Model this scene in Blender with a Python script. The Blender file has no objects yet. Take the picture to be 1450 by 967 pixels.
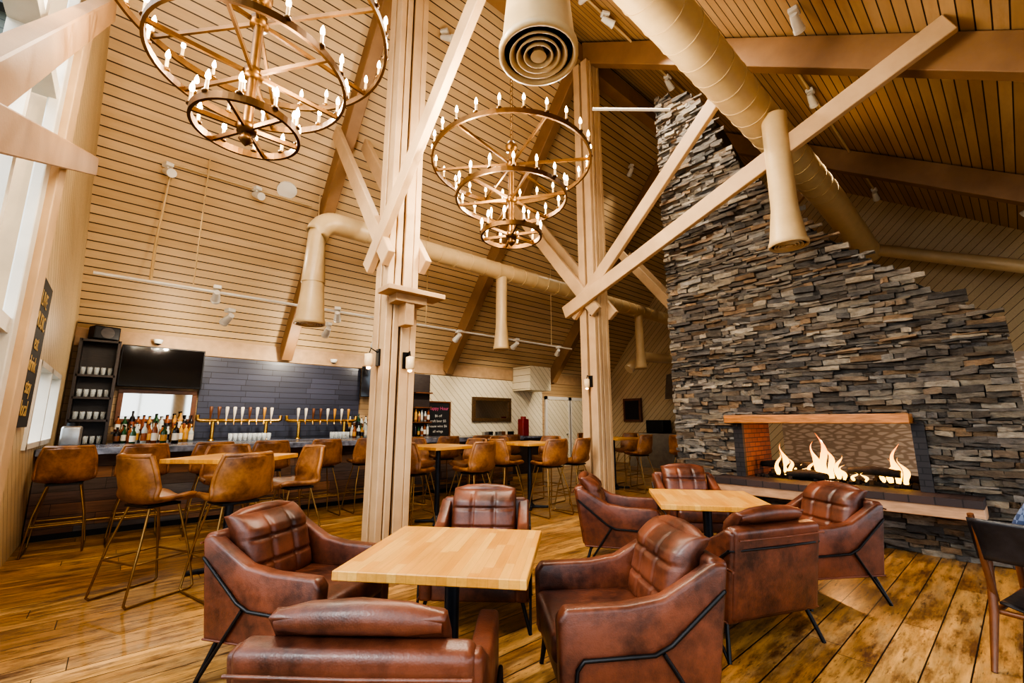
import bpy, bmesh, math, random
from mathutils import Vector, Matrix, Euler
random.seed(7)
D = bpy.data
sc = bpy.context.scene
pi = math.pi

# ------------------------------------------------------------------ materials
def lin(c):
    c = c/255.0
    return c/12.92 if c <= 0.04045 else ((c+0.055)/1.055)**2.4
def rgb(r, g, b): return (lin(r), lin(g), lin(b), 1.0)

def newmat(name):
    m = D.materials.new(name); m.use_nodes = True
    nt = m.node_tree
    return m, nt, nt.nodes['Principled BSDF']

def math_node(nt, op, a, b=None):
    n = nt.nodes.new('ShaderNodeMath'); n.operation = op
    for i, x in enumerate((a, b)):
        if x is None: continue
        if isinstance(x, (int, float)): n.inputs[i].default_value = x
        else: nt.links.new(x, n.inputs[i])
    return n.outputs[0]

def mixcol(nt, fac, a, b, mode='MIX'):
    n = nt.nodes.new('ShaderNodeMix'); n.data_type = 'RGBA'; n.blend_type = mode
    for s, x in ((0, fac), (6, a), (7, b)):
        if isinstance(x, (int, float)): n.inputs[s].default_value = x
        elif isinstance(x, tuple): n.inputs[s].default_value = x
        else: nt.links.new(x, n.inputs[s])
    return n.outputs[2]

def ramp(nt, fac, stops, interp='LINEAR'):
    n = nt.nodes.new('ShaderNodeValToRGB'); cr = n.color_ramp; cr.interpolation = interp
    while len(cr.elements) < len(stops): cr.elements.new(0.5)
    for e, (p, c) in zip(cr.elements, stops): e.position = p; e.color = c
    nt.links.new(fac, n.inputs[0]); return n.outputs[0]

def noise(nt, vec, scale, detail=4, rough=.55):
    n = nt.nodes.new('ShaderNodeTexNoise'); n.inputs['Scale'].default_value = scale
    n.inputs['Detail'].default_value = detail; n.inputs['Roughness'].default_value = rough
    nt.links.new(vec, n.inputs['Vector']); return n.outputs[0]

def objco(nt, scale=None):
    t = nt.nodes.new('ShaderNodeTexCoord').outputs['Object']
    if scale:
        mp = nt.nodes.new('ShaderNodeMapping'); mp.inputs['Scale'].default_value = scale
        nt.links.new(t, mp.inputs[0]); return mp.outputs[0]
    return t

def bump(nt, bs, h, strength, dist=.01):
    n = nt.nodes.new('ShaderNodeBump'); n.inputs['Strength'].default_value = strength
    n.inputs['Distance'].default_value = dist
    nt.links.new(h, n.inputs['Height']); nt.links.new(n.outputs[0], bs.inputs['Normal'])

def plain(name, col, rough=.5, metal=0., var=.12, vs=6., bmp=.0, bs_=60., stretch=None, coat=0):
    m, nt, bs = newmat(name)
    co = objco(nt, stretch)
    nz = noise(nt, co, vs)
    c2 = tuple(max(0, x*(1-var*2)) for x in col[:3])+(1,)
    c3 = tuple(min(1, x*(1+var)) for x in col[:3])+(1,)
    nt.links.new(ramp(nt, nz, [(.25, c2), (.75, c3)]), bs.inputs['Base Color'])
    bs.inputs['Roughness'].default_value = rough; bs.inputs['Metallic'].default_value = metal
    bs.inputs['Coat Weight'].default_value = coat
    if bmp: bump(nt, bs, noise(nt, co, bs_), bmp, .005)
    return m

def emis(name, col, st):
    m, nt, bs = newmat(name)
    bs.inputs['Base Color'].default_value = col
    bs.inputs['Emission Color'].default_value = col; bs.inputs['Emission Strength'].default_value = st
    return m

def boards(name, vec, sp, cols, lenvec=(1, 0, 0), length=3., groove=.06, gcol=None, rough=.5,
           grain=(2, 30, 30), gamt=.35, bmp=.4, wear=()):
    m, nt, bs = newmat(name)
    co = objco(nt)
    def dot(v):
        n = nt.nodes.new('ShaderNodeVectorMath'); n.operation = 'DOT_PRODUCT'
        nt.links.new(co, n.inputs[0]); n.inputs[1].default_value = v; return n.outputs['Value']
    t = math_node(nt, 'DIVIDE', dot(vec), sp)
    idx = math_node(nt, 'FLOOR', t); fr = math_node(nt, 'FRACT', t)
    wn = nt.nodes.new('ShaderNodeTexWhiteNoise'); wn.noise_dimensions = '1D'
    nt.links.new(idx, wn.inputs['W'])
    l = math_node(nt, 'ADD', math_node(nt, 'DIVIDE', dot(lenvec), length), math_node(nt, 'MULTIPLY', wn.outputs[0], 7.3))
    idl = math_node(nt, 'FLOOR', l); frl = math_node(nt, 'FRACT', l)
    cmb = nt.nodes.new('ShaderNodeCombineXYZ'); nt.links.new(idx, cmb.inputs[0]); nt.links.new(idl, cmb.inputs[1])
    w2 = nt.nodes.new('ShaderNodeTexWhiteNoise'); w2.noise_dimensions = '3D'; nt.links.new(cmb.outputs[0], w2.inputs['Vector'])
    n = len(cols)
    base = ramp(nt, w2.outputs[0], [((i+.5)/n, c) for i, c in enumerate(cols)])
    gco = objco(nt, grain)
    ga = nt.nodes.new('ShaderNodeVectorMath'); ga.operation = 'ADD'
    nt.links.new(gco, ga.inputs[0]); nt.links.new(w2.outputs['Color'], ga.inputs[1])
    g = noise(nt, ga.outputs[0], 1.0, 6, .65)
    gr = ramp(nt, g, [(.3, (1-gamt, 1-gamt, 1-gamt, 1)), (.62, (1, 1, 1, 1))])
    c = mixcol(nt, 1.0, base, gr, 'MULTIPLY')
    rg = None
    for (wsc, w0, w1, wc) in wear:
        wz = noise(nt, objco(nt, wsc), 1.0, 9, .72)
        wm = ramp(nt, wz, [(w0, (0, 0, 0, 1)), (w1, (1, 1, 1, 1))])
        c = mixcol(nt, wm, c, wc); rg = wm
    gm = math_node(nt, 'LESS_THAN', fr, groove)
    if length < 50:
        gm = math_node(nt, 'MAXIMUM', gm, math_node(nt, 'LESS_THAN', frl, groove*sp/length*.7))
    if gcol is None: gcol = tuple(x*.25 for x in cols[0][:3])+(1,)
    c = mixcol(nt, gm, c, gcol)
    nt.links.new(c, bs.inputs['Base Color'])
    bs.inputs['Roughness'].default_value = rough
    if rg is not None:
        rr = math_node(nt, 'ADD', math_node(nt, 'MULTIPLY', g, .35), rough-.12)
        nt.links.new(rr, bs.inputs['Roughness'])
    h = math_node(nt, 'SUBTRACT', math_node(nt, 'MULTIPLY', g, .3), gm)
    bump(nt, bs, h, bmp, .01)
    return m

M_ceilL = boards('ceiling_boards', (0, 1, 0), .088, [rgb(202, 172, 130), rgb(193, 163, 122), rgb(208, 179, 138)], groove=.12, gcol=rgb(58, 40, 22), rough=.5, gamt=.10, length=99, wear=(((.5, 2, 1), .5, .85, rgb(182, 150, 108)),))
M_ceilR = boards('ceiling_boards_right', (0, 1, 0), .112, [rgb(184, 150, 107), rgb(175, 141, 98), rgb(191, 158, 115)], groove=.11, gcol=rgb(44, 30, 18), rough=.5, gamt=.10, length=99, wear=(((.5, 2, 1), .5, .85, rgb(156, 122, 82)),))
M_diag = boards('wall_diagonal_boards', (.707, .707, .707), .14, [rgb(204, 180, 140), rgb(196, 172, 132)], lenvec=(.7, .7, -.7), groove=.07, gcol=rgb(84, 64, 40), gamt=.1, length=99)
M_diagw = boards('door_diagonal_boards', (.707, 0, .707), .14, [rgb(222, 208, 178), rgb(216, 202, 170)], lenvec=(.7, 0, -.7), groove=.06, gcol=rgb(110, 94, 68), gamt=.08, length=99)
M_horb = boards('wall_boards', (0, 0, 1), .12, [rgb(184, 152, 112), rgb(176, 144, 104)], groove=.06, gcol=rgb(90, 68, 44), gamt=.12, length=99)
M_floor = boards('floor_planks', (0, 1, 0), .19, [rgb(196, 146, 80), rgb(168, 120, 62), rgb(212, 166, 100), rgb(150, 106, 56), rgb(202, 154, 90)],
                 length=3.6, groove=.04, gcol=rgb(26, 16, 8), rough=.30, grain=(2.2, 20, 1), gamt=.65, bmp=.35,
                 wear=(((.9, 4, 1), .50, .78, rgb(172, 144, 104)), ((2.0, 8, 1), .48, .64, rgb(92, 60, 34)), ((5, 26, 1), .55, .68, rgb(52, 32, 18)), ((9, 80, 1), .58, .68, rgb(36, 22, 12))))
M_barwood = boards('bar_front_planks', (0, 0, 1), .14, [rgb(92, 76, 66), rgb(134, 92, 60), rgb(76, 72, 74), rgb(152, 106, 68), rgb(104, 98, 96)],
                   length=1.1, groove=.04, gcol=rgb(20, 14, 10), rough=.5, grain=(3, 1, 40), gamt=.5)
M_butcher = boards('butcher_block', (0, 1, 0), .045, [rgb(216, 156, 72), rgb(202, 138, 58), rgb(224, 170, 88)], length=.38,
                   groove=.02, gcol=rgb(150, 94, 40), rough=.28, grain=(3, 40, 40), gamt=.18, bmp=.05)
M_tile = boards('navy_tile', (0, 0, 1), .11, [rgb(52, 54, 68), rgb(60, 62, 78), rgb(47, 49, 62)], length=.6, groove=.09, gcol=rgb(14, 15, 22), rough=.35, gamt=.1)
M_beam = plain('timber_tan', rgb(178, 144, 106), .55, var=.1, vs=2.5, bmp=.25, bs_=30, stretch=(3, 3, 3))
M_beamL = plain('timber_post_light', rgb(196, 163, 124), .55, var=.09, vs=2.5, bmp=.3, bs_=25)
M_beamD = plain('timber_rafter', rgb(142, 107, 72), .55, var=.1, vs=3, bmp=.2)
M_groove_shade = plain('post_groove_shade', rgb(104, 76, 50), .6)  # darker core colour paints in the shadow lines between the post boards
M_white = plain('white_trim', rgb(210, 202, 188), .5, var=.04)
M_duct = plain('duct_paint', rgb(200, 173, 130), .36, var=.05)
M_ductd = plain('duct_dark', rgb(34, 26, 20), .6)
M_brass = plain('aged_brass', rgb(150, 118, 72), .34, .85, var=.15, vs=12)
M_bronze = plain('chandelier_bronze', rgb(96, 66, 32), .4, .8, var=.15, vs=12)
M_gold = plain('polished_brass', rgb(214, 168, 84), .22, 1., var=.08)
M_candle = plain('candle_sleeve', rgb(190, 160, 116), .5, var=.03)
M_bulb = emis('bulb_glow', (1, .70, .36, 1), 22)
M_black = plain('black_metal', rgb(24, 23, 25), .4, .4, var=.1)
M_table_leg = plain('table_leg_metal', rgb(34, 38, 46), .4, .3, var=.1)
M_whitefix = plain('fixture_white', rgb(226, 222, 212), .4, var=.02)
M_screen = plain('tv_screen', rgb(12, 11, 13), .08, var=.1)
M_marble = plain('counter_stone', rgb(122, 127, 142), .22, var=.4, vs=9)
M_darkwood = plain('dark_wood', rgb(54, 44, 40), .45, var=.2, vs=8, stretch=(1, 1, 6))
M_midwood = plain('walnut', rgb(104, 62, 34), .4, var=.2, vs=8)
M_mirror = plain('mirror_glass', rgb(180, 172, 160), .04, 1., var=.01)
M_chalk = plain('chalkboard', rgb(28, 26, 28), .7, var=.15)
M_chalkw = plain('chalk', rgb(205, 200, 190), .8)
M_chalkp = plain('chalk_pink', rgb(200, 90, 130), .8)
M_steel = plain('stainless_steel', rgb(170, 168, 164), .3, .9)
M_jar = plain('sconce_shade', rgb(236, 206, 160), .3)
M_sconce = emis('sconce_bulb', (1, .55, .25, 1), 12)
M_red = plain('red_paint', rgb(120, 24, 20), .4)
M_ash = plain('charred_log', rgb(36, 28, 24), .9, var=.4, vs=20, bmp=.6)

def leather(name, c1, c2, rough):
    m, nt, bs = newmat(name)
    co = objco(nt)
    a = noise(nt, co, 3.5, 6, .6); b = noise(nt, co, 22, 6, .7)
    f = math_node(nt, 'ADD', math_node(nt, 'MULTIPLY', a, .7), math_node(nt, 'MULTIPLY', b, .3))
    nt.links.new(ramp(nt, f, [(.38, c1), (.60, c2)]), bs.inputs['Base Color'])
    nt.links.new(math_node(nt, 'ADD', math_node(nt, 'MULTIPLY', b, .25), rough-.1), bs.inputs['Roughness'])
    v = nt.nodes.new('ShaderNodeTexVoronoi'); v.inputs['Scale'].default_value = 160
    nt.links.new(co, v.inputs['Vector'])
    h = math_node(nt, 'ADD', math_node(nt, 'MULTIPLY', v.outputs['Distance'], .4), math_node(nt, 'MULTIPLY', noise(nt, co, 14, 5, .6), 1.6))
    bump(nt, bs, h, .25, .004)
    return m
M_leather = leather('chestnut_leather', rgb(50, 25, 16), rgb(112, 62, 42), .34)
M_leather2 = leather('caramel_leather', rgb(84, 48, 22), rgb(156, 104, 54), .36)
M_leatherb = leather('black_leather', rgb(20, 18, 20), rgb(44, 42, 46), .35)

m, nt, bs = newmat('ledger_stone'); M_stone = m
at = nt.nodes.new('ShaderNodeAttribute'); at.attribute_name = 'Col'
co = objco(nt, (1, 1, 2.5)); nz = noise(nt, co, 9, 8, .7)
nt.links.new(mixcol(nt, 1., at.outputs['Color'], ramp(nt, nz, [(.3, (.45, .43, .42, 1)), (.7, (1.3, 1.26, 1.2, 1))]), 'MULTIPLY'), bs.inputs['Base Color'])
bs.inputs['Roughness'].default_value = .65
bump(nt, bs, noise(nt, objco(nt, (1, 1, 2)), 24, 8, .75), 1., .03)

def brick(name, c1, c2, mo, axis):
    m, nt, bs = newmat(name)
    t = objco(nt); sx = nt.nodes.new('ShaderNodeSeparateXYZ'); nt.links.new(t, sx.inputs[0])
    cb = nt.nodes.new('ShaderNodeCombineXYZ'); nt.links.new(sx.outputs[axis[0]], cb.inputs[0]); nt.links.new(sx.outputs[axis[1]], cb.inputs[1])
    b = nt.nodes.new('ShaderNodeTexBrick'); nt.links.new(cb.outputs[0], b.inputs['Vector'])
    b.inputs['Color1'].default_value = c1; b.inputs['Color2'].default_value = c2; b.inputs['Mortar'].default_value = mo
    b.inputs['Scale'].default_value = 1; b.inputs['Brick Width'].default_value = .2; b.inputs['Row Height'].default_value = .065
    b.inputs['Mortar Size'].default_value = .006
    nt.links.new(b.outputs[0], bs.inputs['Base Color']); bs.inputs['Roughness'].default_value = .6
    return m
M_brick = brick('firebox_brick', rgb(120, 72, 50), rgb(92, 54, 38), rgb(40, 26, 20), (0, 2))
M_brickb = brick('black_brick', rgb(36, 32, 34), rgb(50, 44, 46), rgb(14, 12, 12), (1, 2))
M_brickt = brick('hearth_brick', rgb(52, 42, 42), rgb(72, 54, 50), rgb(20, 16, 16), (1, 0))

m, nt, bs = newmat('flame'); M_flame = m
sx = nt.nodes.new('ShaderNodeSeparateXYZ'); nt.links.new(objco(nt), sx.inputs[0])
hh = math_node(nt, 'DIVIDE', math_node(nt, 'SUBTRACT', sx.outputs[2], .68), .5)
fc = ramp(nt, hh, [(0, (1, .58, .10, 1)), (.5, (1, .40, .04, 1)), (1, (1, .18, .01, 1))])
nt.links.new(fc, bs.inputs['Emission Color']); bs.inputs['Emission Strength'].default_value = 5
bs.inputs['Base Color'].default_value = (0, 0, 0, 1)
m, nt, bs = newmat('leaf_mural'); M_mural = m
v = nt.nodes.new('ShaderNodeTexVoronoi'); v.inputs['Scale'].default_value = 1.0; v.feature = 'DISTANCE_TO_EDGE'
mp = nt.nodes.new('ShaderNodeMapping'); mp.inputs['Rotation'].default_value = (.7, 0, 0); mp.inputs['Scale'].default_value = (1, 5, 14)
nt.links.new(objco(nt), mp.inputs[0]); nt.links.new(mp.outputs[0], v.inputs['Vector'])
nt.links.new(ramp(nt, v.outputs['Distance'], [(.1, rgb(150, 134, 116)), (.2, rgb(190, 176, 158))]), bs.inputs['Base Color'])
m, nt, bs = newmat('plaid_shirt'); M_plaid = m
ck = nt.nodes.new('ShaderNodeTexChecker'); ck.inputs['Scale'].default_value = 28
ck.inputs['Color1'].default_value = rgb(50, 64, 94); ck.inputs['Color2'].default_value = rgb(96, 110, 138)
nt.links.new(objco(nt), ck.inputs['Vector']); nt.links.new(ck.outputs[0], bs.inputs['Base Color']); bs.inputs['Roughness'].default_value = .9
M_denim = plain('denim', rgb(44, 56, 84), .9)
M_skin = plain('skin', rgb(206, 156, 128), .5, var=.05)
M_hair = plain('hair', rgb(52, 36, 24), .7)
m, nt, bs = newmat('clear_glass'); M_glass = m
bs.inputs['Base Color'].default_value = (.8, .85, .85, 1); bs.inputs['Roughness'].default_value = .05
bs.inputs['Alpha'].default_value = .3
BOT = [plain('bottle_amber', rgb(130, 66, 22), .12), plain('bottle_green', rgb(30, 70, 38), .12), plain('bottle_clear', rgb(180, 185, 180), .1),
       plain('bottle_dark', rgb(24, 18, 20), .12), plain('bottle_label', rgb(214, 204, 186), .6), plain('bottle_gold', rgb(186, 134, 56), .15)]
M_tree = plain('evergreen', rgb(58, 84, 46), .9, var=.4, vs=8)

# ------------------------------------------------------------------ mesh builder
class Bld:
    def __init__(s):
        s.v = []; s.f = []; s.mi = []; s.sm = []; s.mats = []; s.col = []; s.M = Matrix(); s.c = (1, 1, 1, 1)
    def raw(s, vs, fs, m, smooth=False):
        o = len(s.v)
        for p in vs: s.v.append(s.M @ Vector(p)); s.col.append(s.c)
        if m not in s.mats: s.mats.append(m)
        k = s.mats.index(m)
        for f in fs: s.f.append([i+o for i in f]); s.mi.append(k); s.sm.append(smooth)
    def box(s, c, size, m, rot=None, bev=0, seg=2, smooth=False):
        R = Matrix.Translation(Vector(c))
        if rot is not None: R = R @ (rot if isinstance(rot, Matrix) else Euler(rot).to_matrix().to_4x4())
        if bev <= 0:
            vs = [R @ Vector((x*size[0]/2, y*size[1]/2, z*size[2]/2)) for x in (-1, 1) for y in (-1, 1) for z in (-1, 1)]
            s.raw(vs, [(0, 1, 3, 2), (4, 6, 7, 5), (0, 4, 5, 1), (2, 3, 7, 6), (0, 2, 6, 4), (1, 5, 7, 3)], m, False); return
        bm = bmesh.new(); bmesh.ops.create_cube(bm, size=1)
        for v in bm.verts: v.co = Vector((v.co.x*size[0], v.co.y*size[1], v.co.z*size[2]))
        bmesh.ops.bevel(bm, geom=bm.edges[:], offset=bev, segments=seg, profile=.5, affect='EDGES')
        bm.verts.index_update()
        s.raw([R @ v.co for v in bm.verts], [[v.index for v in f.verts] for f in bm.faces], m, smooth); bm.free()
    def b2(s, lo, hi, m, bev=0):
        s.box([(a+b)/2 for a, b in zip(lo, hi)], [abs(b-a) for a, b in zip(lo, hi)], m, bev=bev)
    def prism(s, pts, axis, a0, a1, m, bev=0, seg=3, smooth=False):
        def P(p, a):
            return {'x': (a, p[0], p[1]), 'y': (p[0], a, p[1]), 'z': (p[0], p[1], a)}[axis]
        n = len(pts)
        vs = [P(p, a0) for p in pts]+[P(p, a1) for p in pts]
        fs = [list(range(n)), list(range(2*n-1, n-1, -1))]+[(i, i+n, (i+1) % n+n, (i+1) % n) for i in range(n)]
        bm = bmesh.new(); bv = [bm.verts.new(v) for v in vs]
        for f in fs: bm.faces.new([bv[i] for i in f])
        bmesh.ops.recalc_face_normals(bm, faces=bm.faces[:])
        if bev: bmesh.ops.bevel(bm, geom=bm.edges[:], offset=bev, segments=seg, profile=.5, affect='EDGES')
        bm.verts.index_update()
        s.raw([v.co.copy() for v in bm.verts], [[v.index for v in f.verts] for f in bm.faces], m, smooth); bm.free()
    def beam(s, p0, p1, w, h, m, bev=.008):
        p0 = Vector(p0); p1 = Vector(p1); d = p1-p0; L = d.length; x = d.normalized()
        up = Vector((0, 0, 1)) if abs(x.z) < .999 else Vector((0, 1, 0))
        y = up.cross(x).normalized(); z = x.cross(y)
        R = Matrix((x, y, z)).transposed().to_4x4()
        s.box((p0+p1)/2, (L, w, h), m, rot=R, bev=bev, seg=1)
    def tube(s, pts, r, m, seg=10, closed=False, smooth=True):
        pts = [Vector(p) for p in pts]; n = len(pts)
        rs = r if isinstance(r, (list, tuple)) else [r]*n
        vs = []; prev = None
        for i, p in enumerate(pts):
            a = pts[(i-1) % n] if (i > 0 or closed) else p
            b = pts[(i+1) % n] if (i < n-1 or closed) else p
            t = ((p-a).normalized()+(b-p).normalized()).normalized()
            if prev is None:
                u = t.orthogonal().normalized()
            else:
                u = (prev-t*prev.dot(t)).normalized()
            prev = u; w = t.cross(u)
            for k in range(seg):
                an = 2*pi*k/seg; vs.append(p+(u*math.cos(an)+w*math.sin(an))*rs[i])
        fs = []
        for i in range(n if closed else n-1):
            j = (i+1) % n
            for k in range(seg):
                k2 = (k+1) % seg; fs.append((i*seg+k, i*seg+k2, j*seg+k2, j*seg+k))
        s.raw(vs, fs, m, smooth)
        if not closed:
            s.raw(vs[:seg], [list(range(seg))[::-1]], m); s.raw(vs[-seg:], [list(range(seg))], m)
    def cyl(s, p0, p1, r0, m, r1=None, seg=16):
        s.tube([p0, p1], [r0, r0 if r1 is None else r1], m, seg)
    def lathe(s, prof, c, m, seg=24, closed=False, smooth=True):
        vs = []; n = len(prof)
        for (r, z) in prof:
            for k in range(seg):
                a = 2*pi*k/seg; vs.append((c[0]+r*math.cos(a), c[1]+r*math.sin(a), c[2]+z))
        fs = []
        for i in range(n if closed else n-1):
            j = (i+1) % n
            for k in range(seg):
                k2 = (k+1) % seg; fs.append((i*seg+k, i*seg+k2, j*seg+k2, j*seg+k))
        s.raw(vs, fs, m, smooth)
    def sheet(s, fa, fb, nu, nv, m):
        vs = [fa(-1+2*i/nu, j/nv) for j in range(nv+1) for i in range(nu+1)]
        vs += [fb(-1+2*i/nu, j/nv) for j in range(nv+1) for i in range(nu+1)]
        W = nu+1; o = W*(nv+1); fs = []
        for j in range(nv):
            for i in range(nu):
                a = j*W+i; fs.append((a, a+1, a+W+1, a+W)); fs.append((o+a, o+a+W, o+a+W+1, o+a+1))
        for i in range(nu):
            fs.append((i, o+i, o+i+1, i+1)); b = nv*W+i; fs.append((b, b+1, o+b+1, o+b))
        for j in range(nv):
            a = j*W; fs.append((a, a+W, o+a+W, o+a)); b = a+nu; fs.append((b, o+b, o+b+W, b+W))
        s.raw(vs, fs, m, True)
    def mesh(s, name):
        me = D.meshes.new(name); me.from_pydata([tuple(v) for v in s.v], [], s.f)
        for m in s.mats: me.materials.append(m)
        me.polygons.foreach_set('material_index', s.mi); me.polygons.foreach_set('use_smooth', s.sm)
        ca = me.attributes.new('Col', 'FLOAT_COLOR', 'POINT')
        ca.data.foreach_set('color', [x for c in s.col for x in c])
        bm = bmesh.new(); bm.from_mesh(me); bmesh.ops.recalc_face_normals(bm, faces=bm.faces[:]); bm.to_mesh(me); bm.free()
        me.update(); return me
    def obj(s, name, loc=(0, 0, 0), rz=0, parent=None):
        return place(s.mesh(name), name, loc, rz, parent)
def place(me, name, loc=(0, 0, 0), rz=0, parent=None):
    o = D.objects.new(name, me); sc.collection.objects.link(o)
    o.location = loc; o.rotation_euler = (0, 0, rz)
    if parent: o.parent = parent
    return o
def rad(a): return a*pi/180

# ------------------------------------------------------------------ room constants
XL, XR, YB, YR = -.7, 15.5, 10.0, -3.0
RY, RZ = 5.1, 9.3
def hl(y): return 2.93+1.30*(10-y)
def hr(y): return RZ-.72*(RY-y)
TR = [2.44, 6.4, 10.4]

b = Bld(); b.b2((XL-.2, YR-.2, -.1), (XR+.2, YB+.2, 0), M_floor); b.obj('floor')
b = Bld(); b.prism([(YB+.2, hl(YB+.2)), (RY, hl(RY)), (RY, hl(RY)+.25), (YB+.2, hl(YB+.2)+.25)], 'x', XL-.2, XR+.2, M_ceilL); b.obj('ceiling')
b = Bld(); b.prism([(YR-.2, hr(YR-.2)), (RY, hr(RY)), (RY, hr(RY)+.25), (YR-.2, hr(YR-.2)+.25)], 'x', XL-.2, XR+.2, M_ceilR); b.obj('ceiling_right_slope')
b = Bld(); b.b2((XL-.2, YB, 0), (XR+.2, YB+.2, 2.95), M_horb); b.obj('wall_back')
b = Bld(); b.b2((XL, YB-.04, 2.62), (XR, YB, 2.92), M_beam); b.obj('trim_1')
b = Bld(); b.prism([(YR, 0), (YB, 0), (YB, hl(YB)), (RY, hl(RY)), (YR, hr(YR))], 'x', 13.5, 13.7, M_diag); b.obj('wall_far')
b = Bld()
b.b2((XL-.2, YR-.2, 0), (XR+.2, YR, .5), M_diag); b.b2((XL-.2, YR-.2, 2.6), (XR+.2, YR, 3.45), M_diag)
for x in (-.9, 1.6, 4.1, 6.6, 9.1, 11.6): b.b2((x, YR-.2, .5), (x+.35, YR, 2.6), M_diag)
b.b2((13.5, YR-.2, .5), (XR+.2, YR, 2.6), M_diag)
b.obj('wall_right')
b = Bld()
for x in (-.55, 1.95, 4.45, 6.95, 9.45):
    for z in (.5, 1.55, 2.55): b.b2((x, YR-.14, z), (x+2.15, YR-.06, z+.05), M_white)
    for k in (0, 1.05, 2.1): b.b2((x+k, YR-.14, .5), (x+k+.05, YR-.06, 2.6), M_white)
b.obj('added_window_1')  # unseen right-wall windows, added to let in more sky light
x0, x1 = XL-.15, XL
b = Bld()
b.prism([(5.2, 0), (6.6, 0), (6.6, hl(6.6)), (5.2, hl(5.2))], 'x', x0, x1, M_diag)
b.prism([(6.6, 0), (8.7, 0), (8.7, 1.15), (6.6, 1.15)], 'x', x0, x1, M_diag)
b.prism([(6.6, 2.0), (8.7, 2.0), (8.7, hl(8.7)), (6.6, hl(6.6))], 'x', x0, x1, M_diag)
b.prism([(8.7, 0), (10.1, 0), (10.1, hl(10.1)), (8.7, hl(8.7))], 'x', x0, x1, M_diag)
b.prism([(YR, 0), (5.2, 0), (5.2, .25), (YR, .25)], 'x', x0, x1, M_diag)
b.prism([(YR, hr(YR)-.3), (5.2, hr(5.2)-.4), (5.2, hr(5.1)), (5.1, hr(5.1)), (YR, hr(YR))], 'x', x0, x1, M_diag)
b.obj('wall_left')
b = Bld()
b.b2((x0-.02, 4.86, 0), (x1+.1, 5.2, 9.0), M_beamL, bev=.01)
b.b2((x1-.02, 4.68, 0), (x1+.05, 4.86, 8.2), M_white, bev=.01)
for y in (-2.9, -1.5, -.1, 1.3, 2.7, 3.9):
    b.b2((x0+.02, y-.04, .25), (x1+.02, y+.04, hr(y)-.3), M_white)
for z in (.25, 2.02, 3.9, 5.6):
    yy = max(YR, RY-(RZ-.3-z)/.72)
    b.b2((x0+.02, yy, z), (x1+.03, 4.7, z+.11), M_white)
b.obj('window_2')
b = Bld(); b.b2((x0+.02, 3.96, .38), (x1, 4.66, 2.0), M_white); b.cyl((x1, 4.1, 1.05), (x1+.06, 4.1, 1.05), .02, M_steel); b.obj('door_1')
b = Bld()
for (p, q) in (((6.6, 1.12), (8.7, 1.18)), ((6.6, 1.97), (8.7, 2.03)), ((6.57, 1.12), (6.65, 2.03)), ((7.6, 1.12), (7.66, 2.03)), ((8.65, 1.12), (8.73, 2.03))):
    b.b2((x0, p[0], p[1]), (x1+.03, q[0], q[1]), M_white)
b.obj('window_3')
b = Bld(); b.beam((-.52, 1.4, 1.75), (-.52, 5.1, 5.2), .09, .2, M_beamD); b.beam((-.5, 1.6, 2.15), (-.5, 5.7, 3.88), .09, .18, M_beamD); b.obj('gable_brace')

# ------------------------------------------------------------------ outside
b = Bld(); b.b2((-60, -60, -.6), (60, 60, -.12), plain('winter_ground', rgb(120, 120, 108), .9)); b.obj('ground_outside')
M_siding = boards('siding', (0, 0, 1), .25, [rgb(72, 72, 60), rgb(64, 64, 52)], groove=.1, gamt=.1, length=99)
M_pane = plain('window_pane_dark', rgb(50, 62, 80), .1)
b = Bld(); b.b2((-16, 17, -.1), (-1.6, 24, 12.5), M_siding)
b.prism([(-16.5, 12.5), (-1.1, 12.5), (-9, 16)], 'y', 16.6, 24.5, plain('shingle_roof', rgb(70, 68, 66), .9))
for k in range(5):
    for z in (1, 4.2, 7.4):
        xx = -3.3-k*2.6; b.b2((xx-.75, 16.93, z), (xx+.75, 17, z+1.9), M_white); b.b2((xx-.65, 16.9, z+.1), (xx-.04, 16.94, z+1.8), M_pane); b.b2((xx+.04, 16.9, z+.1), (xx+.65, 16.94, z+1.8), M_pane)
b.obj('neighbouring_building')
b = Bld()
b.cyl((0, 0, -.1), (0, 0, 1), .12, M_midwood)
for k in range(8):
    zz = .7+k*.55; R0 = 1.35*(1-k/9)
    n = 18; vs = [(0, 0, zz+.9)]
    for q in range(n):
        rr = R0*(1 if q % 2 else .7)*random.uniform(.9, 1.1); vs.append((rr*math.cos(2*pi*q/n), rr*math.sin(2*pi*q/n), zz-(.12 if q % 2 else 0)))
    b.raw(vs, [(0, 1+q, 1+(q+1) % n) for q in range(n)]+[list(range(1, n+1))], M_tree)
me = b.mesh('evergreen_tree')
for (x, y) in ((-2.6, 10.5), (-3.0, 13.2), (-7, 4), (-9, 1.5), (-8, -2)): place(me, 'evergreen_tree', (x, y, 0), x)

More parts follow.
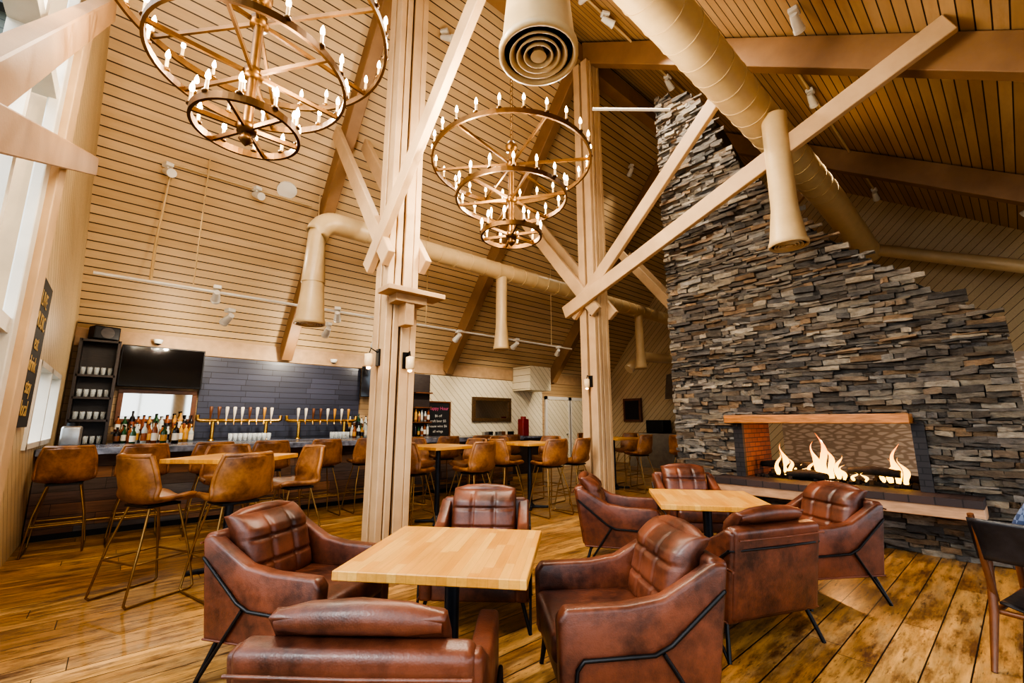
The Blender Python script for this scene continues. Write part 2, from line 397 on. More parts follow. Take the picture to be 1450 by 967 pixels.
# ------------------------------------------------------------------ trusses
PY = 5.0
for i, X in enumerate(TR):
    b = Bld()
    b.beam((X, YB-.05, hl(YB-.05)-.25), (X, RY, RZ-.32), .2, .36, M_beamD)
    b.beam((X, YR+.05, hr(YR)-.2), (X, RY, RZ-.32), .2, .40, M_beamD)
    b.obj('roof_rafter')
    b = Bld()
    Y = PY
    b.b2((X-.12, Y-.12, 0), (X+.12, Y+.12, 8.6), M_groove_shade)
    for (dx, dy, sx, sy) in ((-.165, -.10, .08, .15), (-.165, .10, .08, .15), (.165, -.10, .08, .15), (.165, .10, .08, .15)):
        b.box((X+dx, Y+dy, 4.3), (sx, sy, 8.6), M_beamL, bev=.008, seg=1)
    for (dx, dy, sx, sy) in ((-.075, -.155, .075, .06), (.06, -.15, .12, .05), (0, .15, .22, .06)):
        b.box((X+dx, Y+dy, 4.3), (sx, sy, 8.6), M_beamL, bev=.008, seg=1)
    for z in (3.3, 3.55, 3.8): b.cyl((X-.2, Y-.09, z), (X-.215, Y-.09, z), .02, M_black)
    b.obj('timber_post')
    b = Bld()
    def brace(y0, z0, y1, z1, dx, w=.22):
        d = Vector((0, y1-y0, z1-z0)).normalized()
        p0 = Vector((X+dx, y0, z0))-d*.42
        b.beam(p0, (X+dx, y1, z1), .09, w, M_beamL)
    brace(PY, 3.65, 7.0, 6.2, -.25)
    brace(PY, 3.62, 2.3, 3.62+.96*2.7, -.262)
    brace(PY, 3.65, 7.0, 6.2, .25)
    if 3 < X < 8: brace(PY, 3.55, -.05, 5.5, -.36, .24)
    b.obj('knee_brace')
b = Bld(); b.b2((XL, RY-.12, RZ-.65), (13.5, RY+.12, RZ-.25), M_beamD); b.obj('ridge_beam')
b = Bld()
b.b2((2.1, 4.5, 2.88), (2.85, 4.8, 2.94), M_beam, bev=.006)
b.b2((2.38, 4.62, 2.52), (2.5, 4.8, 2.88), M_beam, bev=.01); b.b2((2.25, 4.6, 2.79), (2.65, 4.8, 2.88), M_beam)
b.obj('post_shelf')
def sconce(loc, rz=0):
    b = Bld()
    b.b2((-.02, -.04, -.1), (0, .04, .1), M_black); b.tube([(-.02, 0, .06), (-.1, 0, .1), (-.12, 0, .04)], .008, M_black)
    b.lathe([(.02, .04), (.05, .03), (.05, -.1), (.03, -.12)], (-.12, 0, 0), M_jar, 16)
    b.lathe([(.0, -.115), (.025, -.12), (.025, -.14), (0, -.15)], (-.12, 0, 0), M_sconce, 12)
    b.obj('wall_sconce', loc, rz)
for p in ((2.23, 4.95, 2.15), (6.19, 4.95, 2.1)): sconce(p)
sconce((2.5, 4.8, 2.12), pi/2)

# ------------------------------------------------------------------ fireplace
FX = 6.72
out = [(3.66, 0), (3.66, 7.3), (2.9, 6.75), (2.45, 5.4), (1.5, 3.95), (.95, 3.35), (0.08, 2.52), (-.02, 2.3), (-.02, 0)]
O0, O1, OZ0, OZ1 = .82, 2.66, .63, 1.38
def inside(y, z):
    c = False; n = len(out)
    for i in range(n):
        (ya, za), (yb, zb) = out[i], out[(i+1) % n]
        if (za > z) != (zb > z) and y < (yb-ya)*(z-za)/(zb-za)+ya: c = not c
    return c
SC = [rgb(130, 122, 112), rgb(110, 104, 98), rgb(150, 140, 124), rgb(98, 95, 93), rgb(134, 118, 100), rgb(160, 151, 137), rgb(120, 112, 102), rgb(134, 130, 124), rgb(104, 95, 86), rgb(142, 118, 92)]
b = Bld(); b.c = rgb(50, 46, 43)
b.prism([(3.64, 0), (3.64, 7.25), (2.92, 6.7), (2.68, 6.0), (2.68, 0)], 'x', FX, FX+.95, M_stone)
b.prism([(2.68, OZ1+.1), (2.68, 5.98), (2.45, 5.35), (1.5, 3.9), (.95, 3.3), (.8, 3.15), (.8, OZ1+.1)], 'x', FX, FX+.95, M_stone)
b.prism([(.8, 0), (.8, 3.15), (0.08, 2.47), (0, 2.25), (0, 0)], 'x', FX, FX+.95, M_stone)
b.b2((FX, .8, 0), (FX+.95, 2.68, OZ0-.05), M_stone)
z = 0.0
while z < 7.3:
    h = random.choice((.028, .036, .045, .055, .068))
    y = -.02-random.random()*.1
    while y < 3.66:
        L = random.uniform(.07, .34)
        ya, yb = max(y, -.02), min(y+L, 3.67)
        yc, zc = (ya+yb)/2, z+h/2
        ok = inside(yc, zc) and yb-ya > .03
        if ok and ya < O1 and yb > O0 and OZ0-.06 < zc < OZ1+.05:
            if ya < O0-.03: yb = O0
            elif yb > O1+.03: ya = O1
            else: ok = False
            yc = (ya+yb)/2
        if ok:
            pr = random.uniform(.012, .095)
            c = random.choice(SC); k = random.uniform(.5, 1.3); b.c = (c[0]*k, c[1]*k, c[2]*k, 1)
            g = .002
            j = lambda a: random.uniform(-a, a)
            cor = ((ya+g, z+g), (yb-g, z+g), (yb-g, z+h-g), (ya+g, z+h-g))
            vs = [(FX, yy, zz) for (yy, zz) in cor]
            tilt = j(.01)
            ring = []
            for (f, e) in ((0, 0), (.33, 0), (.66, 0), (1, 0), (1, 1), (.66, 1), (.33, 1), (0, 1)):
                ring.append((FX-pr+j(.012), ya+g+f*(yb-ya-2*g)+j(.006), z+g+e*(h-2*g)+tilt*(f-.5)*2+j(.008)))
            vs += ring
            fs = [(4, 5, 10, 11), (5, 6, 9, 10), (6, 7, 8, 9), (0, 4, 11, 3), (1, 2, 8, 7), (0, 1, 7, 6, 5, 4), (3, 11, 10, 9, 8, 2)]
            b.raw(vs, fs, M_stone)
        y += L
    z += h
FP = b.obj('stone_fireplace')
b = Bld()
b.b2((FX-.03, O1, OZ0), (FX+.97, O1+.09, OZ1), M_brick); b.b2((FX-.03, O0-.09, OZ0), (FX+.97, O0, OZ1), M_brick)
b.b2((FX-.1, O0-.09, OZ0), (FX-.03, O0+.02, OZ1), M_brickb); b.b2((FX-.1, O1-.02, OZ0), (FX-.03, O1+.1, OZ1), M_brickb)
b.b2((FX, O0-.05, OZ0-.05), (FX+.95, O1+.05, OZ0), M_ash); b.b2((FX, O0-.05, OZ1), (FX+.95, O1+.05, OZ1+.1), M_ash)
b.obj('firebox', parent=FP)
b = Bld(); b.box((FX-.13, 1.81, 1.435), (.32, 1.98, .11), plain('mantel_oak', rgb(190, 124, 66), .4, var=.25, vs=6, stretch=(8, 1, 8)), bev=.01); b.obj('mantel', parent=FP)
b = Bld(); b.b2((6.25, .36, .58), (FX, 2.98, .655), M_brickt)
b.b2((6.27, .36, .46), (FX, 2.98, .58), plain('hearth_edge', rgb(190, 150, 116), .6, var=.15, stretch=(6, 1, 6)), bev=.01); b.obj('hearth', parent=FP)
b = Bld()
for k in range(9):
    y = random.uniform(1.0, 2.5); a = random.uniform(-.5, .5); xx = FX+.45+random.uniform(-.18, .15); L = random.uniform(.2, .38); zz = OZ0+.07+random.choice((0, 0, .09))
    pts = [(xx-math.sin(a)*L, y-math.cos(a)*L*.9, zz), (xx+random.uniform(-.02, .02), y, zz+.02), (xx+math.sin(a)*L, y+math.cos(a)*L*.9, zz)]
    b.tube(pts, [.045, .055, .04], M_ash, 10)
for k in range(70):
    b.box((FX+random.uniform(.12, .85), random.uniform(.9, 2.6), OZ0+.02), (.05, .05, .04), M_ash, rot=(random.random()*3, random.random()*3, 0))
b.obj('fire_logs', parent=FP)
b = Bld()
def flame(y, x, h, r):
    pts = []; rs = []
    ph = random.random()*6
    for i in range(14):
        t = i/13; pts.append((x+.02*math.sin(t*4+ph), y+.06*math.sin(t*6+ph)*t, OZ0+.05+t*h)); rs.append(r*(math.sin(pi*min(1, t*.8+.2))**1.1*(1-t)**.6+.003)*(1+.2*math.sin(t*11+ph)))
    b.tube(pts, rs, M_flame, 10)
for (y, h, r) in ((2.28, .42, .048), (2.2, .25, .038), (2.35, .3, .036), (2.13, .16, .03), (1.82, .58, .06), (1.74, .42, .05), (1.90, .46, .05), (1.66, .3, .04), (1.84, .3, .07), (1.97, .22, .036), (1.6, .18, .03),
                  (1.08, .46, .05), (1.01, .3, .04), (1.15, .28, .038), (1.22, .16, .028), (1.5, .1, .022), (2.05, .12, .024), (1.38, .1, .02)):
    flame(y, FX+.3+random.uniform(-.05, .05), h, r)
b.obj('flames', parent=FP)
b = Bld(); b.b2((10.6, -2.0, 0), (10.7, 3.4, 2.5), M_mural); b.obj('wall_mural')

# ------------------------------------------------------------------ ducts
def seams(b, p0, p1, r, step=.4):
    p0 = Vector(p0); p1 = Vector(p1); d = p1-p0; n = int(d.length/step); u = d.normalized()
    for i in range(1, n):
        c = p0+u*step*i; b.tube([c-u*.008, c+u*.008], r+.008, M_duct, 24)
def arc(c, r, a0, a1, ux, uy, n=8):
    c = Vector(c); ux = Vector(ux); uy = Vector(uy)
    return [c+ux*r*math.cos(a0+(a1-a0)*i/n)+uy*r*math.sin(a0+(a1-a0)*i/n) for i in range(n+1)]
def diffuser(b, c, r, ztop, rt):
    z0 = c[2]
    b.lathe([(rt, ztop-z0), (rt, .62), (rt*1.02, .5), (r*.93, .08), (r, .05), (r, 0), (r*.9, -.005), (r*.86, .03)], c, M_duct, 32)
    b.lathe([(r*.86, .03), (r*.8, .15), (0, .18)], c, M_ductd, 32)
    for k in (.74, .56, .38): b.lathe([(r*k, .0), (r*k*.8, .06), (r*k*.76, .055), (r*(k-.05), .0)], c, M_duct, 32, closed=True)
    b.lathe([(r*.2, .0), (0, -.005)], c, M_duct, 24)
    b.lathe([(r*.2, .0), (r*.12, .06)], c, M_duct, 24)
b = Bld()
DR = .245
b.tube([(-.3, 1.85, 5.5), (9.5, 1.85, 5.5), (12.6, 1.85, 5.25)], DR, M_duct, 28)
seams(b, (-.3, 1.85, 5.5), (9.5, 1.85, 5.5), DR, .36)
diffuser(b, (1.86, 1.85, 3.85), .27, 5.3, .21)
diffuser(b, (6.02, 1.64, 3.55), .22, 5.35, .15)
b.tube([(12.4, 1.85, 5.3), (12.65, 1.2, 5.05), (12.6, -.4, 4.3), (12.6, -2.8, 3.4)], .13, M_duct, 18)
b.obj('ventilation_duct')
b = Bld()
Yd, Zd = 6.6, 4.4
pts = [(1.9, Yd, 3.4), (1.9, Yd, Zd-.28)]+arc((2.18, Yd, Zd-.28), .28, pi, pi/2, (1, 0, 0), (0, 0, 1))+[(13.3, Yd, Zd)]
b.tube(pts, .165, M_duct, 24); seams(b, (2.3, Yd, Zd), (13.3, Yd, Zd), .165, .34)
diffuser(b, (1.9, Yd, 2.78), .21, 3.5, .155)
for X in (5.5, 10.4): diffuser(b, (X, Yd, 2.8), .16, Zd, .11)
b.tube([(13.4, 6.6, 3.3), (11.6, 7.2, 3.3), (11.2, 7.3, 3.1), (11.0, 7.4, 2.9)], .15, M_duct, 18)
b.obj('ventilation_duct')

# ------------------------------------------------------------------ conduits & track spots
b = Bld()
b.cyl((-.5, 8.0, 3.38), (9.2, 8.0, 3.38), .022, M_whitefix)
for X in (.6, 2.3, 4.6, 6.5, 8.4): b.cyl((X, 8.0, 3.38), (X, 8.0, hl(8.0)-.02), .01, M_duct)
b.obj('conduit_pipe')
b = Bld(); b.tube([(.1, 8.0, 3.4), (.1, 8.4, 4.1), (.15, 8.1, hl(8.1)-.1), (2.2, 8.1, hl(8.1)-.1)], .02, M_duct); b.obj('conduit_pipe')
b = Bld(); b.cyl((4.9, 3.85, hr(3.85)-.08), (9.6, 3.85, hr(3.85)-.08), .02, M_duct); b.obj('conduit_pipe')
b = Bld(); b.cyl((6.7, 1.57, hr(1.57)-.08), (12.8, 1.57, hr(1.57)-.08), .02, M_duct); b.obj('conduit_pipe')
b = Bld(); b.cyl((5.4, 4.1, 6.6), (6.5, 3.3, 6.68), .025, M_whitefix); b.obj('conduit_pipe')
def track(loc, rz, power=0, tgt=None, s=1.2):
    b = Bld(); b.M = Matrix.Scale(s, 4)
    b.box((0, 0, .05), (.12, .09, .05), M_whitefix, bev=.01)
    b.cyl((0, 0, .03), (.03, 0, -.03), .012, M_whitefix)
    b.tube([(-.05, 0, -.02), (.02, 0, -.05), (.1, 0, -.085)], [.035, .045, .05], M_whitefix, 16)
    b.tube([(.1, 0, -.085), (.13, 0, -.098)], [.055, .055], M_whitefix, 16)
    o = b.obj('track_spotlight', loc, rz)
    if power:
        l = D.lights.new('spot', 'SPOT'); l.energy = power; l.spot_size = rad(95); l.spot_blend = .9; l.shadow_soft_size = .05; l.color = (1, .89, .73)
        lo = D.objects.new('spot_beam', l); sc.collection.objects.link(lo)
        L = Vector(loc); T = Vector(tgt)
        d = (T-L).normalized(); lo.location = L+d*.25-Vector((0, 0, .08)); lo.rotation_euler = d.to_track_quat('-Z', 'Y').to_euler()
for (p, rz, pw, tg) in (((.9, 7.95, 3.38), 1.5, 190, (1, 10, 1.6)), ((1.1, 7.95, 3.05), 1.9, 0, None), ((2.75, 7.95, 3.36), 1.2, 190, (2.6, 10, 1.8)),
        ((2.6, 7.95, 3.05), 1.5, 0, None), ((3.6, 8.2, 3.0), 1.3, 0, None), ((5.4, 7.95, 3.3), 1.5, 150, (5.6, 10, 1.5)), ((7.1, 7.95, 3.32), 1.5, 150, (8, 10, 1.5)), ((8.6, 7.95, 3.3), 1, 0, None),
        ((.1, 8.1, 5.2), -1.2, 120, (2, 5, 1)), ((1.3, 8.1, 5.25), -1.2, 0, None), ((3.53, 5.84, hl(5.84)-.2), -1.0, 300, (4, 1.5, 0)), ((5.45, 3.8, hr(3.8)-.15), -.5, 950, (6.7, 1.8, 2.6)), ((7.6, 3.86, hr(3.86)-.15), 0, 240, (9.5, 4, 1)),
        ((7.8, 1.57, hr(1.57)-.15), 0, 300, (10.6, 1, 1)), ((9.4, 5.95, hl(5.95)-.2), 1, 200, (9, 8, 1)), ((12.5, 1.57, hr(1.57)-.15), 0, 0, None), ((11.3, -.6, hr(-.6)-.15), 1, 160, (11, 0, 1)), ((12.6, -.9, hr(-.9)-.15), 1, 0, None),
        ((9.8, 7.95, 3.2), 1.5, 140, (10.8, 9.8, 1.5)), ((4.9, 3.85, hr(3.85)-.15), -2, 340, (2, 2.5, 0)), ((5.7, 1.2, hr(1.2)-.15), 0, 0, None)):
    track(p, rz, pw, tg)

# ------------------------------------------------------------------ chandeliers
def ringband(b, R, z, w=.02, h=.05):
    b.lathe([(R-w/2, z-h/2), (R+w/2, z-h/2), (R+w/2, z+h/2), (R-w/2, z+h/2)], (0, 0, 0), M_bronze, 64, closed=True, smooth=False)
b = Bld()
for (R, z, n, ph) in ((.32, 0, 10, 0), (.6, .42, 16, .1), (.87, .84, 24, .2)):
    ringband(b, R, z)
    for k in range(3):
        a = ph+k*pi/3
        b.box((0, 0, z), (2*R-.01, .018, .03), M_bronze, rot=(0, 0, a))
    b.lathe([(0, -.04), (.06, -.03), (.06, .03), (0, .04)], (0, 0, z), M_bronze, 20)
    for k in range(n):
        a = ph+2*pi*k/n; x, y = R*math.cos(a), R*math.sin(a)
        b.lathe([(0, .02), (.022, .022), (.024, .036), (.012, .04)], (x, y, z), M_bronze, 10)
        b.lathe([(.0105, .03), (.0105, .11), (0, .112)], (x, y, z), M_candle, 8)
        b.lathe([(.006, .11), (.016, .13), (.014, .155), (.004, .185), (0, .19)], (x, y, z), M_bulb, 8)
b.cyl((0, 0, -.08), (0, 0, 1.08), .032, M_bronze); b.lathe([(0, -.13), (.03, -.1), (.045, -.08), (.02, -.05)], (0, 0, 0), M_bronze, 16)
b.lathe([(0, .98), (.06, 1.0), (.07, 1.06), (.03, 1.12), (0, 1.12)], (0, 0, 0), M_bronze, 16)
for k in range(62):
    c = Vector((0, 0, 1.13+k*.055)); ax = (1, 0, 0) if k % 2 else (0, 1, 0)
    b.tube(arc(c, .02, 0, 2*pi*7/8, ax, (0, 0, 1.6), 7), .004, M_bronze, 5, closed=True)
b.lathe([(0, 4.5), (.08, 4.51), (.09, 4.62), (0, 4.62)], (0, 0, 0), M_bronze, 16)
me = b.mesh('chandelier')
for p in ((.42, 3.22, 3.36), (2.95, 3.38, 3.38)):
    o = place(me, 'chandelier', p)
    for (R, z, e, ph) in ((.32, 0, 70, 0), (.6, .42, 115, .1), (.87, .84, 215, .2)):
        for k in range(3):
            l = D.lights.new('bulb', 'POINT'); l.energy = e/3; l.color = (1, .88, .70); l.shadow_soft_size = .02
            lo = D.objects.new('bulb_light', l); sc.collection.objects.link(lo); lo.parent = o
            a = ph+(k+.5)*2*pi/3; lo.location = (R*math.cos(a), R*math.sin(a), z+.21)

# ------------------------------------------------------------------ armchair
def tuft(w, h, d, rec, x0, z0, nx=3, ny=3):
    def fa(u, v):
        y = u*w/2; e = (1-abs(u)**7)*(1-abs(2*v-1)**7)
        t = d*max(e, 0)**.5
        seam = 0
        for i in range(1, nx): seam += math.exp(-((u-(-1+2*i/nx))/.045)**2)
        for j in range(1, ny): seam += math.exp(-((v-j/ny)/.022)**2)
        t -= .018*min(seam, 1.6)*e
        rx = max(0, v-.8)*.25
        return (x0+t-rec*v*h-rx, y*(1-.05*v), z0+v*h)
    def fb(u, v): return (x0-.06-rec*v*h*1.0-max(0, v-.8)*.2, u*w/2*(1-.05*v), z0+v*h*.98)
    return fa, fb
b = Bld()
prof = [(.36, .2), (.37, .53), (.335, .575), (.05, .58), (-.12, .605), (-.26, .68), (-.38, .75), (-.44, .74), (-.36, .2)]
for s in (-1, 1):
    b.prism(prof, 'y', s*.285, s*.375, M_leather, bev=.02, seg=3, smooth=True)
R = Matrix.Rotation(-.15, 4, 'Y')
b.box((-.37, 0, .49), (.10, .71, .55), M_leather, rot=R, bev=.032, seg=4, smooth=True)
b.box((0, 0, .255), (.70, .60, .12), M_leather, bev=.02, seg=2, smooth=True)
b.box((.08, 0, .37), (.60, .565, .15), M_leather, bev=.045, seg=4, smooth=True)
b.tube([(-.475, -.35, .70), (-.482, 0, .70), (-.475, .35, .70)], .006, M_leather, 6)
for s in (-1, 1): b.tube([(.36, s*.378, .215), (-.355, s*.378, .215)], .006, M_leather, 6)
fa, fb = tuft(.55, .42, .085, .26, -.215, .42)
b.sheet(fa, fb, 42, 40, M_leather)
b.tube([(-.385, -.25, .81), (-.39, -.15, .82), (-.39, 0, .825), (-.39, .15, .82), (-.385, .25, .81)], [.03, .045, .05, .045, .03], M_leather, 14)
for s in (-1, 1):
    y = s*.388
    b.tube([(.33, y, 0), (.29, y, .34), (.26, y, .375), (-.06, y, .385), (-.14, y, .42), (-.41, y*.97, .63)], .0095, M_black, 8)
    b.tube([(-.10, y, .39), (-.36, y, 0)], .0095, M_black, 8)
    b.tube([(.33, y, 0), (.3, s*.33, .2)], .013, M_black, 8); b.tube([(-.36, y, 0), (-.3, s*.33, .2)], .013, M_black, 8)
b.tube([(-.41, -.377, .63), (-.44, -.3, .635), (-.45, 0, .635), (-.44, .3, .635), (-.41, .377, .63)], .008, M_black, 8)
me = b.mesh('leather_armchair')
for (x, y, a) in ((1.0, 3.08, -56), (2.184, 2.87, 226), (2.08, 1.56, 144), (.88, 1.68, 47), (4.06, 2.89, -56), (5.24, 2.72, 224), (4.57, 1.39, 147), (3.36, 1.52, 68)):
    place(me, 'leather_armchair', (x, y, 0), rad(a))

# ------------------------------------------------------------------ tables
def table(size, h, name, th=.042):
    b = Bld()
    b.box((0, 0, h-th/2), (size, size, th), M_butcher, bev=.004, seg=1)
    b.cyl((0, 0, .03), (0, 0, h-th), .038, M_table_leg, seg=20)
    b.box((0, 0, h-th-.01), (.3, .3, .012), M_table_leg)
    for a in (0, pi/2): b.box((0, 0, .02), (size*.72, .07, .03), M_table_leg, rot=(0, 0, a+pi/4), bev=.008)
    b.lathe([(.09, .03), (.05, .07), (.038, .09)], (0, 0, 0), M_table_leg)
    return b.mesh(name)
me = table(.87, .75, 'dining_table')
place(me, 'dining_table', (1.40, 2.07, 0), rad(41)); place(me, 'dining_table', (3.95, 1.93, 0), rad(38))
me = table(.85, 1.06, 'high_table')
HT = ((.92, 5.3, 45), (3.56, 5.7, 10), (5.3, 5.6, 0), (8.2, 6.0, 0), (9.3, 4.6, 0))
for (x, y, a) in HT: place(me, 'high_table', (x, y, 0), rad(a))

# ------------------------------------------------------------------ bar stools
P = [(.225, .735), (.16, .752), (.03, .742), (-.10, .742), (-.18, .785), (-.22, .88), (-.25, 1.0), (-.275, 1.12)]
Wd = [.19, .215, .225, .232, .238, .235, .225, .19]
def cat(arr, t):
    n = len(arr)-1; x = min(max(t*n, 0), n-1e-6); i = int(x); f = x-i
    g = lambda k: arr[min(max(k, 0), n)]
    def h(p0, p1, p2, p3): return .5*((2*p1)+(-p0+p2)*f+(2*p0-5*p1+4*p2-p3)*f*f+(-p0+3*p1-3*p2+p3)*f**3)
    a = [g(i-1), g(i), g(i+1), g(i+2)]
    if isinstance(a[0], tuple): return tuple(h(*[q[k] for q in a]) for k in range(2))
    return h(*a)
def shell(off):
    def f(u, v):
        x, z = cat(P, v); w = cat(Wd, v)
        x2, z2 = cat(P, min(v+.02, 1)); x1, z1 = cat(P, max(v-.02, 0))
        tx, tz = x2-x1, z2-z1; L = math.hypot(tx, tz); nx, nz = tz/L, -tx/L
        bk = min(max((v-.45)/.25, 0), 1)
        x += nx*off; z += nz*off
        x += bk*.10*u*u; z += (1-bk)*.035*u*u
        return (x, u*w, z)
    return f
b = Bld()
b.sheet(shell(.02), shell(-.022), 14, 28, M_leather2)
b.tube([shell(0)(-1, j/24) for j in range(25)], .022, M_leather2, 8); b.tube([shell(0)(1, j/24) for j in range(25)], .022, M_leather2, 8)
b.tube([shell(0)(-1+i/8, 1) for i in range(17)], .022, M_leather2, 8); b.tube([shell(0)(-1+i/8, 0) for i in range(17)], .022, M_leather2, 8)
b.box((0, 0, .715), (.26, .3, .02), M_black)
for s in (-1, 1):
    b.tube([(.12, s*.13, .715), (.2, s*.2, .35), (.255, s*.235, .03), (.235, s*.235, .01), (-.235, s*.235, .01), (-.255, s*.235, .03), (-.18, s*.2, .4), (-.1, s*.13, .715)], .0095, M_brass, 8)
b.tube([(.212, -.207, .3), (.212, .207, .3)], .0095, M_brass, 8); b.tube([(-.2, -.21, .3), (-.2, .21, .3)], .0095, M_brass, 8)
b.tube([(.212, -.207, .3), (-.2, -.21, .3)], .007, M_brass, 8); b.tube([(.212, .207, .3), (-.2, .21, .3)], .007, M_brass, 8)
me = b.mesh('bar_stool')
ST = [(-.38, 7.25, 90), (.28, 7.25, 92), (1.0, 7.25, 88), (1.69, 7.25, 84), (2.43, 7.25, 92), (3.12, 7.25, 90), (3.9, 7.25, 90), (4.65, 7.25, 88), (5.4, 7.25, 92), (6.2, 7.25, 90),
      (.30, 4.98, 28), (.84, 4.66, 105), (1.5, 5.25, 190), (.98, 6.0, 262)]
ST += [(3.0, 5.45, 20), (3.75, 5.05, 100), (4.15, 5.75, 190), (3.6, 6.35, 268), (4.7, 5.55, 0), (5.15, 4.98, 85), (5.75, 5.0, 100), (5.9, 5.8, 190), (5.3, 6.25, 270),
       (7.6, 6.0, 0), (8.2, 5.35, 90), (8.85, 6.1, 180), (8.2, 6.65, 270), (9.3, 4.0, 90), (8.65, 4.6, 0), (9.9, 4.7, 180)]
for (x, y, a) in ST: place(me, 'bar_stool', (x, y, 0), rad(a))

# ------------------------------------------------------------------ bar
b = Bld()
b.b2((XL+.01, 7.85, .08), (6.9, 8.35, 1.0), M_barwood); b.b2((XL+.01, 7.9, 0), (6.85, 8.3, .08), M_black)
b.b2((XL+.01, 7.58, 1.0), (7.0, 8.55, 1.085), M_marble, bev=.008)
b.cyl((XL+.05, 7.7, .22), (6.9, 7.7, .22), .018, M_brass)
for k in range(8): b.tube([(-.3+k, 7.85, .2), (-.3+k, 7.7, .22)], .012, M_brass)
b.obj('bar_counter')
b = Bld()
b.b2((-.1, 9.4, 0), (5.15, 9.9, 1.02), M_darkwood); b.b2((-.1, 9.36, 1.02), (5.15, 9.9, 1.06), M_marble)
b.b2((-.08, 9.75, 1.2), (1.0, 9.9, 1.24), M_darkwood); b.b2((3.75, 9.75, 1.2), (4.9, 9.9, 1.24), M_darkwood)
b.obj('back_bar_cabinet')
b = Bld(); b.b2((1.04, 9.91, 1.06), (4.05, 9.95, 2.6), M_tile); b.obj('navy_tile_panel')
b = Bld()
b.box((0, 0, 0), (1.16, .06, .7), M_black, bev=.01); b.b2((-.56, -.033, -.33), (.56, -.03, .33), M_screen); b.b2((-.1, .03, -.1), (.1, .14, .1), M_black)
me = b.mesh('television'); place(me, 'television', (.47, 9.8, 2.33), 0); place(me, 'television', (4.55, 9.55, 2.3), rad(-28))
b = Bld()
b.b2((-.62, 9.6, 0), (-.58, 9.93, 2.7), M_darkwood); b.b2((-.16, 9.6, 0), (-.12, 9.93, 2.7), M_darkwood); b.b2((-.6, 9.9, 0), (-.14, 9.93, 2.7), M_darkwood)
for z in (.1, 1.02, 1.4, 1.75, 2.1, 2.66): b.b2((-.6, 9.6, z), (-.14, 9.93, z+.035), M_darkwood)
b.obj('glass_shelf_unit')
def glassware(name, x0, x1, y, z, n, h=.12, rows=2):
    b = Bld()
    for r in range(rows):
        for k in range(n):
            c = (x0+(x1-x0)*(k+.5)/n, y+r*.09, z+.002)
            b.lathe([(0, 0), (.026, 0), (.032, h), (.029, h), (.024, .01), (0, .012)], c, M_glass, 12)
    b.obj(name)
for z in (1.055, 1.435, 1.785, 2.135): glassware('drinking_glasses', -.57, -.17, 9.7, z, 5)
glassware('drinking_glasses', 1.5, 2.2, 9.42, 1.06, 9, .13); glassware('drinking_glasses', 3.3, 3.7, 9.42, 1.06, 5, .13)
def bottles(x0, x1, y, z, n, rows=1):
    b = Bld()
    for r in range(rows):
        for k in range(n):
            x = x0+(x1-x0)*(k+.5)/n+random.uniform(-.01, .01); h = random.uniform(.24, .34); rr = random.uniform(.03, .042)
            m = random.choice(BOT[:4]+[BOT[5], BOT[2]]); c = (x, y+r*.1, z+.001)
            b.lathe([(0, 0), (rr, 0), (rr, h*.6), (rr*.8, h*.68), (.013, h*.78), (.013, h*.96), (0, h*.96)], c, m, 14)
            b.lathe([(rr+.001, h*.15), (rr+.001, h*.48)], c, random.choice((BOT[4], BOT[5], BOT[0], BOT[3], BOT[4], M_midwood)), 14)
            b.lathe([(.015, h*.92), (.015, h), (0, h)], c, BOT[3], 10)
    b.obj('liquor_bottles')
bottles(-.05, 1.0, 9.45, 1.06, 13, 2); bottles(-.05, 1.0, 9.82, 1.24, 13, 1); bottles(3.75, 4.9, 9.45, 1.06, 13, 2); bottles(3.8, 4.85, 9.82, 1.24, 12, 1)
bottles(.1, .7, 8.3, 1.086, 5, 1)
def frame(name, x0, x1, z0, z1, y, m, w=.07, inner=M_mirror):
    b = Bld(); b.b2((x0, y-.02, z0), (x1, y-.005, z1), inner)
    for (p, q) in (((x0-w, z0-w), (x1+w, z0)), ((x0-w, z1), (x1+w, z1+w)), ((x0-w, z0), (x0, z1)), ((x1, z0), (x1+w, z1))):
        b.b2((p[0], y-.05, p[1]), (q[0], y-.003, q[1]), m, bev=.006)
    return b.obj(name)
frame('wall_mirror', .0, .95, 1.45, 1.88, 9.98, M_midwood)
frame('wall_mirror', 7.35, 8.55, 1.5, 1.98, 9.96, plain('ornate_frame', rgb(96, 70, 40), .5, .3, var=.3, vs=30, bmp=.8), .1)
def taps(x0, x1, n):
    b = Bld(); y = 9.6; z = 1.42
    for x in (x0+.12, x1-.12):
        b.tube([(x, y, 1.065), (x, y, z)], .03, M_gold, 14); b.lathe([(.055, 0), (.055, .015), (.03, .03)], (x, y, 1.065), M_gold)
    b.tube([(x0-.12, y, z+.1), (x0-.12, y, z+.02), (x0-.08, y, z), (x1+.08, y, z), (x1+.12, y, z+.02), (x1+.12, y, z+.1)], .034, M_gold, 14)
    for k in range(n):
        x = x0+(x1-x0)*(k+.5)/n
        b.cyl((x, y, z), (x, y-.06, z), .012, M_gold, seg=10); b.cyl((x, y-.06, z), (x, y-.09, z-.07), .009, M_gold, seg=8)
        b.tube([(x, y-.06, z), (x, y-.065, z+.06), (x, y-.07, z+.13), (x, y-.072, z+.24), (x, y-.072, z+.25)], [.008, .012, .022, .03, .018], random.choice((BOT[4], BOT[5], M_midwood, BOT[4])), 10)
    b.obj('beer_tap_tower')
taps(1.15, 2.25, 9); taps(2.6, 3.75, 8)
b = Bld(); b.box((0, 0, .13), (.2, .18, .26), M_steel, bev=.03, seg=3, smooth=True); b.cyl((0, 0, .26), (0, 0, .3), .06, M_black); b.obj('coffee_urn', (-.45, 8.2, 1.086))
